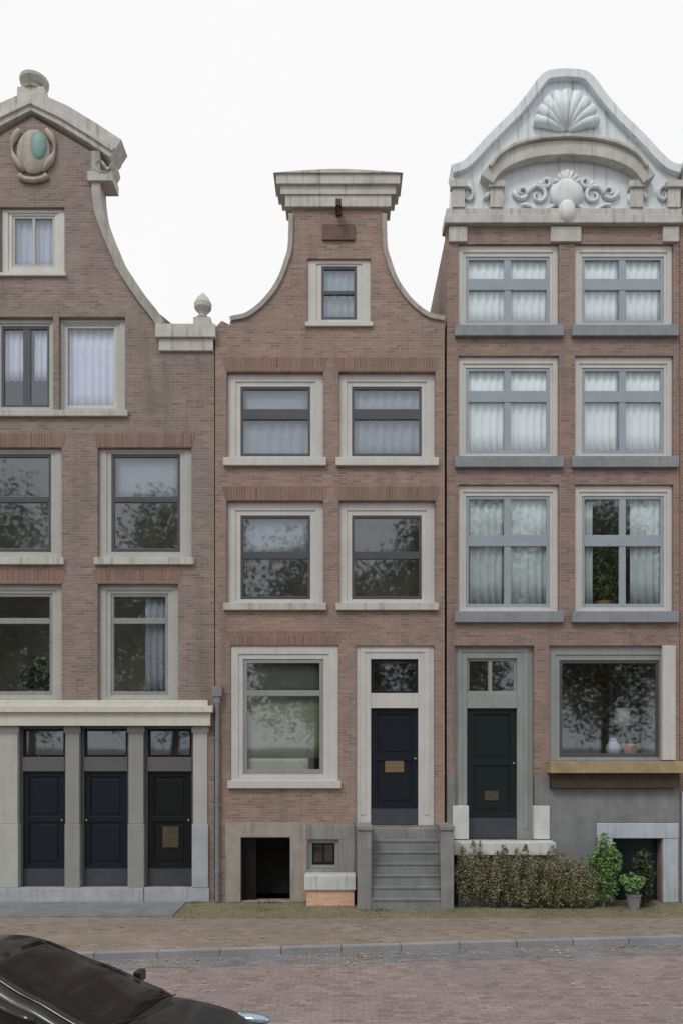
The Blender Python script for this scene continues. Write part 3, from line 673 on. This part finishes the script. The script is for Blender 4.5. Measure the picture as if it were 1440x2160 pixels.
# ================================================================== HOUSE D (sliver at the right edge)
D_ = thing('canal_house', (X(1690), 0, 0), 'orange-red brick house of which only a thin strip shows at the right edge', 'house', 'canal houses in the row')
hD = [rect(1500, 1680, a, b) for a, b in ((560, 740), (820, 1040), (1110, 1350), (1430, 1700))] + [rect(1740, 1900, a, b) for a, b in ((560, 740), (820, 1040), (1110, 1350))]
shell(D_, rect(1433, 1950, 470, 1904), hD, brickD, 1433, 1950, 472, 330, floors=(780, 1070, 1390, 1720), body_top=472)
for h in hD:
    window(D_, h[0][0], h[1][0], h[2][1], h[0][1], fr=(16, 16, 14, 10), m_frame=white, sash=6, m_sash=teal_sash, mullions=((h[0][0] + h[1][0]) / 2,), rails=(h[2][1] + 60,), sill=(6, 14, 0.08), sill_m=stone)
MB().pbox(1437, 1955, 345, 372, -0.3, T + .1).pbox(1437, 1950, 372, 472, -0.1, T + .05).build('cornice', stone, D_, bev=0.01)
MB().pbox(1436, 1948, 1670, 1903, -0.05, 0.05).build('plinth', plain('pale_blue_paint', (0.36, 0.43, 0.52), 0.1, 0.6, 3, 50, 0.2, streak=0.4), D_, bev=0.006)

# ================================================================== ground
def slab(name, pts, z0, z1, m, label=None):
    mb = MB(); a = [mb.bm.verts.new((p[0], p[1], z0)) for p in pts]; b = [mb.bm.verts.new((p[0], p[1], z1)) for p in pts]
    mb.bm.faces.new(a); mb.bm.faces.new(list(reversed(b)))
    for i in range(len(pts)): j = (i + 1) % len(pts); mb.bm.faces.new((a[i], a[j], b[j], b[i]))
    o = mb.build(name, m); o['kind'] = 'structure'; return o
def kerb_y(x): return -3.55 + 0.105 * x           # the kerb runs slightly askew to the facades
pave = brick('sidewalk_clinker', (0.265, 0.215, 0.18), (0.21, 0.175, 0.15), (0.15, 0.135, 0.11), stain=0.3, bw=0.2, rh=0.1, floor=True, tint=(0.23, 0.2, 0.16))
pave_m = brick('mossy_clinker', (0.215, 0.185, 0.125), (0.16, 0.15, 0.095), (0.10, 0.115, 0.05), stain=0.3, bw=0.2, rh=0.1, floor=True, tint=(0.14, 0.155, 0.065), ms=0.014)
road_m = brick('street_clinker', (0.275, 0.218, 0.205), (0.215, 0.175, 0.168), (0.14, 0.12, 0.115), stain=0.25, bw=0.2, rh=0.1, floor=True, tint=(0.24, 0.215, 0.21))
gut_m = brick('grey_sett', (0.20, 0.20, 0.21), (0.16, 0.16, 0.172), (0.12, 0.115, 0.11), stain=0.3, bw=0.2, rh=0.12, floor=True, tint=(0.26, 0.24, 0.23))
XL, XR = -24.0, 26.0
slab('ground', [(-400, -400), (400, -400), (400, 400), (-400, 400)], -0.6, -0.14, plain('far_paving', (0.2, 0.185, 0.175), 0.15, 0.9, 1, 20, 0.2))
slab('road', [(XL, -40), (XR, -40), (XR, kerb_y(XR) - 0.16), (XL, kerb_y(XL) - 0.16)], -0.3, -0.104, road_m)
slab('gutter', [(XL, kerb_y(XL) - 0.45), (XR, kerb_y(XR) - 1.15), (XR, kerb_y(XR) - 0.165), (XL, kerb_y(XL) - 0.165)], -0.2, -0.098, gut_m)
slab('sidewalk', [(XL, kerb_y(XL)), (XR, kerb_y(XR)), (XR, 0.2), (XL, 0.2)], -0.3, 0.0, pave)
slab('kerb', [(XL, kerb_y(XL) - 0.16), (XR, kerb_y(XR) - 0.16), (XR, kerb_y(XR) - .001), (XL, kerb_y(XL) - .001)], -0.3, 0.006, brick('kerb_stone', (0.27, 0.275, 0.29), (0.215, 0.22, 0.235), (0.06, 0.06, 0.055), bw=1.05, rh=60.0, floor=True, tint=(0.17, 0.165, 0.155), ms=0.014, odd=0.5))
slab('stoop_strip', [(X(395), -1.55), (X(1560), -1.5), (X(1560), -0.002), (X(395), -0.002)], -0.1, 0.006, pave_m)
slab('front_pavement', [(X(-310), -1.5), (X(394), -1.45), (X(394), -0.1), (X(-310), -0.1)], -0.1, 0.03, bluestone)

rg = random.Random(11)
wd = MB()
for _ in range(5200):
    x = rg.uniform(X(400), X(1440)); band_ = rg.random()
    y = -rg.uniform(0.02, 0.2) - (0.78 if X(752) < x < X(948) and band_ < .6 else 0) if band_ < 0.5 else -abs(rg.gauss(0.7, 0.45)) - 0.05
    if y < -1.7: continue
    # weeds grow in patches
    if math.sin(x * 3.1) + math.sin(x * 7.7 + 1.3) + math.sin(y * 9) * .6 < rg.uniform(-1.2, 1.6): continue
    h = rg.uniform(0.02, 0.085); a = rg.uniform(0, 6.28); wdt = rg.uniform(0.004, 0.010)
    dx, dy = math.cos(a), math.sin(a); lean = rg.uniform(0, 0.05)
    wd.bm.faces.new([wd.bm.verts.new(q) for q in ((x - dx * wdt, y - dy * wdt, 0.004), (x + dx * wdt, y + dy * wdt, 0.004), (x - dy * lean, y + dx * lean, h))])
tag(wd.build('weeds', grassm), 'short green weeds growing between the bricks in front of the houses', 'weeds', kind='stuff')

# ================================================================== plants and small things
def shrub(label, px, y, h, rx, ry, m, n, size, seed, group=None, stems=7, name='shrub', z0=0.0):
    rng = random.Random(seed)
    o = thing(name, (X(px), y, z0), label, 'shrub' if name == 'shrub' else 'plant', group)
    sb = MB()
    for k in range(stems):
        a = rng.uniform(0, 6.28); r = rng.uniform(0.2, 0.8)
        ex, ey = X(px) + math.cos(a) * rx * r, y + math.sin(a) * ry * r
        b0 = X(px) + math.cos(a) * rx * r * 0.5
        sb.tube([(b0, y + math.sin(a) * ry * .3, z0 - 0.02), (b0 * .5 + ex * .5, (y + ey) / 2, z0 + h * 0.4), (ex, ey, z0 + h * 0.75)], [0.014, 0.01, 0.005], 6)
    sb.build('stem', bark, o)
    MB().leaves((X(px), y, z0 + h * 0.55), (rx, ry, h * 0.5), n, size, rng, clumps=22, floor=z0 + 0.01).build('foliage', m, o)
    return o
hg = thing('hedge', (X(1090), -0.6, 0.006), 'low overgrown olive-brown hedge under the pale stone stoop', 'hedge')
hr = random.Random(3); hb = MB(); hf = MB()
for k in range(26):
    hx = X(962) + (X(1226) - X(962)) * (k + hr.uniform(-.3, 1.3)) / 26; hy = -0.6 + hr.uniform(-.1, .1)
    hb.tube([(hx, hy, 0.0), (hx + hr.uniform(-.06, .06), hy, 0.4), (hx + hr.uniform(-.15, .15), hy, 0.85)], [0.014, 0.01, 0.005], 6)
    hh = hr.uniform(1.08, 1.36) * (0.86 if k > 21 else 1)
    hf.leaves((hx, hy, hh * 0.52), (0.24, 0.18, hh * 0.5), 1250, 0.048, hr, clumps=12, floor=0.02)
    if hr.random() < .7: hf.leaves((hx, hy, hh * 1.0), (0.07, 0.07, 0.14), 40, 0.06, hr, clumps=3)
hb.build('stem', bark, hg); hf.build('foliage', leaf_olive, hg)
shrub('bright green bush between the olive hedge and the pale blue cellar frame', 1252, -0.5, 1.5, 0.42, 0.24, leaf_green, 3400, 0.085, 3)
shrub('dark green plant standing before the black-green cellar door', 1338, -0.5, 1.2, 0.30, 0.2, leaf_dark, 1800, 0.08, 4)
pt = thing('potted_plant', (X(1310), -0.72, 0.006), 'low bright green plant in a grey pot before the cellar door', 'plant')
MB().lathe(X(1310), -0.72, [(0.11, 0.006), (0.15, 0.3), (0.165, 0.3), (0.165, 0.33), (0.13, 0.33), (0.12, 0.28)]).build('pot', bluestone, pt, smooth=False)
MB().leaves((X(1310), -0.72, 0.6), (0.3, 0.24, 0.24), 1300, 0.1, random.Random(9), clumps=10, floor=0.3).build('foliage', leaf_green, pt)

bn = thing('bench_block', (X(697), -0.45, 0.006), 'low salmon brick block under a pale stone slab beside the cellar opening', 'bench')
MB().box(X(648), X(746), -0.42, -0.05, 0.006, 0.36).build('base', orange_brick, bn, bev=0.008)
MB().box(X(644), X(749), -0.47, -0.04, 0.36, 0.68).build('slab', pale_stone, bn, bev=0.015)

MB().box(X(1165), X(1418), 1.45, 1.5, Z(1690) + .15, Z(1345)).build('dark_room_backing', dark_wood, C_)  # dark panel added to keep the room behind the shop window dark
# things on the shelf inside the shop window
zs = Z(1598); ys = 0.45
shf = MB().box(X(1184), X(1394), 0.24, 0.7, zs - 0.05, zs).build('display_shelf', dark_wood, C_, bev=0.004)
v1 = MB().lathe(X(1308), ys, [(0.09, zs), (0.15, zs + 0.1), (0.17, zs + 0.22), (0.1, zs + 0.34), (0.07, zs + 0.4), (0.09, zs + 0.43)]).build('vase', plain('lilac_glaze', (0.42, 0.40, 0.52), 0.1, 0.3, 4, 40, 0.05), None, smooth=True)
tag(v1, 'small lilac grey vase standing in the dark shop window', 'vase')
v2 = MB().lathe(X(1344), ys, [(0.11, zs), (0.16, zs + 0.24), (0.18, zs + 0.25), (0.18, zs + 0.31), (0.14, zs + 0.31), (0.13, zs + 0.26)]).build('flower_pot', terracotta, None)
tag(v2, 'terracotta flower pot standing in the dark shop window', 'pot')
lp = thing('table_lamp', (X(1344), 0.75, zs - 0.05), 'table lamp with a pale grey shade behind the shop window', 'lamp')
MB().lathe(X(1344), 0.95, [(0.16, zs - .05), (0.16, zs - .02), (0.03, zs + .02), (0.03, zs + 0.75)]).build('lamp_base', black_brown, lp, smooth=True)
MB().lathe(X(1344), 0.95, [(0.22, zs + 0.74), (0.15, zs + 1.15), (0.14, zs + 1.15), (0.21, zs + 0.74)]).build('lamp_shade', plain('dim_lamp_shade', (0.42, 0.41, 0.37), 0.08, 0.8, 5, 60, 0.1), lp, smooth=True)
# plant in the first floor window of the right house
pp = thing('houseplant', (X(1290), 0.62, Z(1290)), 'tall green houseplant between net curtains in the window above the ochre ledge', 'plant')
MB().lathe(X(1290), 0.62, [(0.16, Z(1290)), (0.2, Z(1290) + .3), (0.2, Z(1290) + .33), (0.15, Z(1290) + .3)]).build('pot', terracotta, pp)
MB().leaves((X(1296), 0.6, Z(1185)), (0.4, 0.2, 1.0), 4600, 0.13, random.Random(21), clumps=20).build('foliage', leafmat('houseplant_leaf', (0.07, 0.10, 0.035), (0.15, 0.18, 0.07)), pp)
pq = thing('houseplant', (X(52), 0.6, Z(1475)), 'leafy houseplant behind the left window above the shop front', 'plant')
MB().lathe(X(52), 0.6, [(0.16, Z(1475)), (0.2, Z(1475) + .2), (0.2, Z(1475) + .23), (0.15, Z(1475) + .2)]).build('pot', terracotta, pq)
MB().leaves((X(52), 0.6, Z(1420)), (0.5, 0.3, 0.5), 1500, 0.13, random.Random(22), clumps=12).build('foliage', leaf_dark, pq)

# chimneys behind the gables
ch = thing('chimney', (X(905), 3.0, Z(720)), 'squat grey chimney stack rising in the gap between the middle and right gables', 'chimney')
MB().box(X(880), X(935), 2.4, 3.0, Z(704) - 0.6, Z(560)).build('stack', brickB, ch)
MB().box(X(876), X(939), 2.35, 3.05, Z(560), Z(546)).build('cap', stone, ch, bev=0.01)
for px_ in (893, 920): MB().lathe(X(px_), 2.7, [(0.11, Z(546)), (0.09, Z(520)), (0.11, Z(518)), (0.11, Z(514)), (0.07, Z(514))]).build('chimney_pot', terracotta, ch, smooth=False)

# ================================================================== parked car
def car(loc, rot):
    paint = plain('black_car_paint', (0.012, 0.012, 0.014), 0.1, 0.4, 2, 80, 0.0)
    paint.node_tree.nodes['Principled BSDF'].inputs['Coat Weight'].default_value = 0.5
    paint.node_tree.nodes['Principled BSDF'].inputs['Coat Roughness'].default_value = 0.12
    tint = plain('tinted_car_glass', (0.014, 0.0125, 0.011), 0.05, 0.12, 2, 60, 0.0)
    rubber = plain('rubber', (0.02, 0.02, 0.02), 0.1, 0.85, 5, 60, 0.2)
    trim = plain('black_plastic_trim', (0.02, 0.02, 0.02), 0.1, 0.6, 5, 60, 0.1)
    alloy = plain('alloy', (0.5, 0.5, 0.5), 0.05, 0.3, 5, 60, 0.0, metal=1.0)
    c = thing('parked_car', (0, 0, 0), 'black parked car cut off by the bottom left corner', 'car')
    # body: stations along x (front +), each a rounded section
    st_ = [(-2.12, 0.62, 0.42, 0.80), (-2.08, 0.74, 0.30, 0.88), (-1.85, 0.83, 0.22, 0.93), (-1.3, 0.87, 0.2, 0.95), (-0.3, 0.88, 0.2, 0.93), (0.6, 0.88, 0.2, 0.91), (0.98, 0.875, 0.2, 0.90), (1.45, 0.86, 0.2, 0.845), (1.8, 0.81, 0.22, 0.77), (2.02, 0.70, 0.28, 0.68), (2.12, 0.56, 0.36, 0.58)]
    def sec(x, hw, zb, zt, n=9):
        p = []
        prof = [(0.0, zt), (0.45, zt - 0.004), (0.75, zt - 0.02), (0.90, zt - 0.05), (0.97, zt - 0.11), (1.0, zt - 0.22 * (zt - zb) - .06), (1.0, zb + 0.45 * (zt - zb)), (0.985, zb + 0.2 * (zt - zb)), (0.93, zb + 0.03), (0.8, zb), (0.0, zb)]
        r_ = [(x, hw * a, z) for a, z in prof]; l_ = [(x, -hw * a, z) for a, z in reversed(prof[1:-1])]
        return r_ + l_
    mb = MB(); vs = mb.quad_grid([sec(*s_) for s_ in st_], True); mb.bm.faces.new(vs[0]); mb.bm.faces.new(list(reversed(vs[-1])))
    body = mb.build('body', paint, c, smooth=True)
    ss = body.modifiers.new('smooth', 'SUBSURF'); ss.levels = 2; ss.render_levels = 2
    # cabin: one lofted surface; the panes lie on it a few millimetres proud
    def interp(tab, x):
        for (a, va), (b_, vb_) in zip(tab, tab[1:]):
            if x <= b_:
                t = (x - a) / (b_ - a); t = t * t * (3 - 2 * t) * 0.35 + t * 0.65
                return va + (vb_ - va) * t
        return tab[-1][1]
    ZT = [(-1.98, 0.90), (-1.9, 1.06), (-1.65, 1.38), (-1.4, 1.48), (-1.1, 1.53), (-0.85, 1.53), (-0.62, 1.49), (0.05, 1.24), (0.7, 1.0), (1.05, 0.87)]
    HB = [(-1.98, 0.62), (-1.6, 0.78), (-0.8, 0.83), (0.3, 0.83), (0.8, 0.78), (1.05, 0.66)]
    ZB = 0.84
    def zt_(x): return interp(ZT, x)
    def wz(x, z): return interp(HB, x) - max(0, z - 0.88) * 0.36
    def side_p(x, q, sgn, off=0.0):
        z = ZB + q * (zt_(x) - 0.05 - ZB)
        return (x, sgn * (wz(x, z) + off), z)
    def top_p(x, t, off=0.0):
        wt = wz(x, zt_(x) - 0.05) - 0.03
        return (x + off * 0.4, t * wt, zt_(x) - 0.045 * abs(t) ** 2.4 + off)
    rows = []
    xs = [-1.98 + 3.03 * k / 34 for k in range(35)]
    for x in xs:
        r_ = [side_p(x, q, 1) for q in (0, 0.3, 0.6, 0.85, 1.0)] + [top_p(x, t) for t in (1, 0.9, 0.7, 0.4, 0, -0.4, -0.7, -0.9, -1)] + [side_p(x, q, -1) for q in (1.0, 0.85, 0.6, 0.3, 0)]
        rows.append(r_)
    g = MB(); g.quad_grid(rows); g.build('cabin', paint, c, smooth=True)
    def sheet(name, rows_, m, label=None):
        q_ = MB(); q_.quad_grid(rows_); o_ = q_.build(name, m, c, smooth=True)
        s_ = o_.modifiers.new('thick', 'SOLIDIFY'); s_.thickness = 0.005; s_.offset = 0; return o_
    tt = [k / 8 - 1 for k in range(17)]
    sheet('windscreen', [[top_p(x, t * 0.9, 0.008) for t in tt] for x in [-0.58 + 1.48 * k / 12 for k in range(13)]], tint)
    sheet('rear_window', [[top_p(x, t * 0.84, 0.008) for t in tt] for x in [-1.9 + 0.3 * k / 6 for k in range(7)]], tint)
    for s in (1, -1):
        for a, b_ in ((-1.58, -0.84), (-0.76, 0.2)):
            sheet('side_window', [[side_p(a + (b_ - a) * k / 8, q, s, 0.006) for q in (0.16, 0.4, 0.65, 0.86)] for k in range(9)], tint)
        mi = MB(); mi.box(0.36, 0.45, 0.86 * s, 1.03 * s, 0.93, 1.06); mi.box(0.38, 0.43, 0.76 * s, 0.862 * s, 0.935, 0.975)
        mi.build('mirror', paint, c, bev=0.022)
        MB().ellipsoid((1.80, 0.70 * s, 0.69), (0.27, 0.10, 0.075)).build('headlight', plain('headlight_lens_glint', (0.36, 0.46, 0.54), 0.05, 0.1, 5, 60, 0.0, metal=0.7), c, smooth=True)  # lens stretched and tinted pale blue to paint in a sky glint
        MB().ellipsoid((-2.05, 0.6 * s, 0.72), (0.07, 0.12, 0.09)).build('tail_light', plain('tail_light_lens', (0.3, 0.01, 0.01), 0.05, 0.2, 5, 60, 0.0), c, smooth=True)
        MB().tube([(-0.2, 0.885 * s, 0.74), (0.0, 0.89 * s, 0.745)], 0.012).build('door_handle', paint, c)
        for wx in (-1.3, 1.3):
            prof = [(0.2, -0.1), (0.31, -0.1), (0.325, -0.06), (0.325, 0.06), (0.31, 0.1), (0.2, 0.1)]
            wm = MB(); wm.quad_grid([[(wx + r * math.cos(2 * math.pi * k / 28), 0.79 * s + o_ * 1.0, 0.325 + r * math.sin(2 * math.pi * k / 28)) for k in range(28)] for r, o_ in prof + prof[:1]], True)
            wh = wm.build('wheel', rubber, c, smooth=True)
            rm = MB(); yo = 0.79 * s + 0.085 * s
            for k in range(5):
                a = 2 * math.pi * k / 5
                rm.tube([(wx, yo, 0.325), (wx + 0.19 * math.cos(a), yo, 0.325 + 0.19 * math.sin(a))], [0.04, 0.03], 6)
            rm.tube([(wx + 0.2 * math.cos(2 * math.pi * k / 24), yo, 0.325 + 0.2 * math.sin(2 * math.pi * k / 24)) for k in range(25)], 0.018, 6)
            rm.build('rim', alloy, wh)
            ab = MB(); ab.quad_grid([[(wx + r * math.cos(math.pi * k / 14), 0.878 * s + e_ * s, 0.325 + r * math.sin(math.pi * k / 14)) for k in range(15)] for r, e_ in ((0.37, -0.3), (0.37, 0.006), (0.34, 0.008), (0.34, -0.3))])
            ab.build('wheel_arch', trim, c, smooth=True)
    for s in (0.34, -0.34):
        MB().tube([(1.0, s + 0.28, 0.92), (0.9, s - 0.02, 0.975), (0.82, s - 0.26, 1.005)], 0.008, 6).build('wiper', trim, c)
    MB().box(2.06, 2.13, -0.26, 0.26, 0.40, 0.5).build('grille', trim, c, bev=0.01)
    c.location = loc; c.rotation_euler = (0, 0, rot)
    return c
car((-2.93, -9.06, -0.104), R(-12))

# ================================================================== street trees on the quay behind the camera: the window panes mirror them
def tree(x, y, h, r, seed, label):
    rng = random.Random(seed)
    o = thing('street_tree', (x, y, -0.104), label, 'tree', 'street trees along the opposite quay')
    tb = MB(); tb.tube([(x, y, -0.15), (x + 0.1, y, h * 0.25), (x, y + 0.1, h * 0.5), (x + 0.1, y, h * 0.8)], [0.28, 0.22, 0.16, 0.05], 10)
    for k in range(9):
        a = rng.uniform(0, 6.28); z = h * rng.uniform(0.3, 0.65); l = r * rng.uniform(0.5, 0.9)
        tb.tube([(x, y, z), (x + math.cos(a) * l * .5, y + math.sin(a) * l * .5, z + h * .1), (x + math.cos(a) * l, y + math.sin(a) * l, z + h * .22)], [0.1, 0.06, 0.02], 6)
    tb.build('trunk', bark, o)
    MB().leaves((x, y, h * 0.58), (r, r, h * 0.41), 26000, 0.30, rng, clumps=70).build('crown', leaf_tree, o)

for k, (tx, ty, th, tr) in enumerate(((-19, -29, 20, 5.6), (-10, -28, 19, 5.6), (-1.5, -29, 16.5, 5.2), (7, -28, 18.5, 5.6), (16, -29, 19, 5.6))):
    tree(tx, ty, th, tr, 40 + k, 'broad green street tree on the opposite quay mirrored in the window panes')

fl = MB(); lr = random.Random(77)
for _ in range(900):
    x = lr.uniform(-8, 9); y = kerb_y(x) - 0.2 - abs(lr.gauss(0, 0.35)) if lr.random() < 0.75 else lr.uniform(-6, -1.6)
    z = -0.094 if y < kerb_y(x) - 0.17 else 0.012
    if kerb_y(x) - 0.17 <= y < kerb_y(x) + 0.02: continue
    if lr.random() < 0.75 and math.sin(x * 1.7 + 1) + math.sin(x * 4.1) < 0.2: continue
    a = lr.uniform(0, 6.28); l = lr.uniform(0.025, 0.06); dx, dy = math.cos(a) * l, math.sin(a) * l
    fl.bm.faces.new([fl.bm.verts.new(q) for q in ((x - dx, y - dy, z), (x + dy * .5, y - dx * .5, z + lr.uniform(0, .015)), (x + dx, y + dy, z + lr.uniform(0, .01)), (x - dy * .5, y + dx * .5, z + 0.004))])
tag(fl.build('fallen_leaves', leafmat('dry_leaf', (0.32, 0.23, 0.14), (0.45, 0.36, 0.25), 5)), 'dry tan leaves blown along the kerb and over the bricks', 'fallen leaves', kind='stuff')
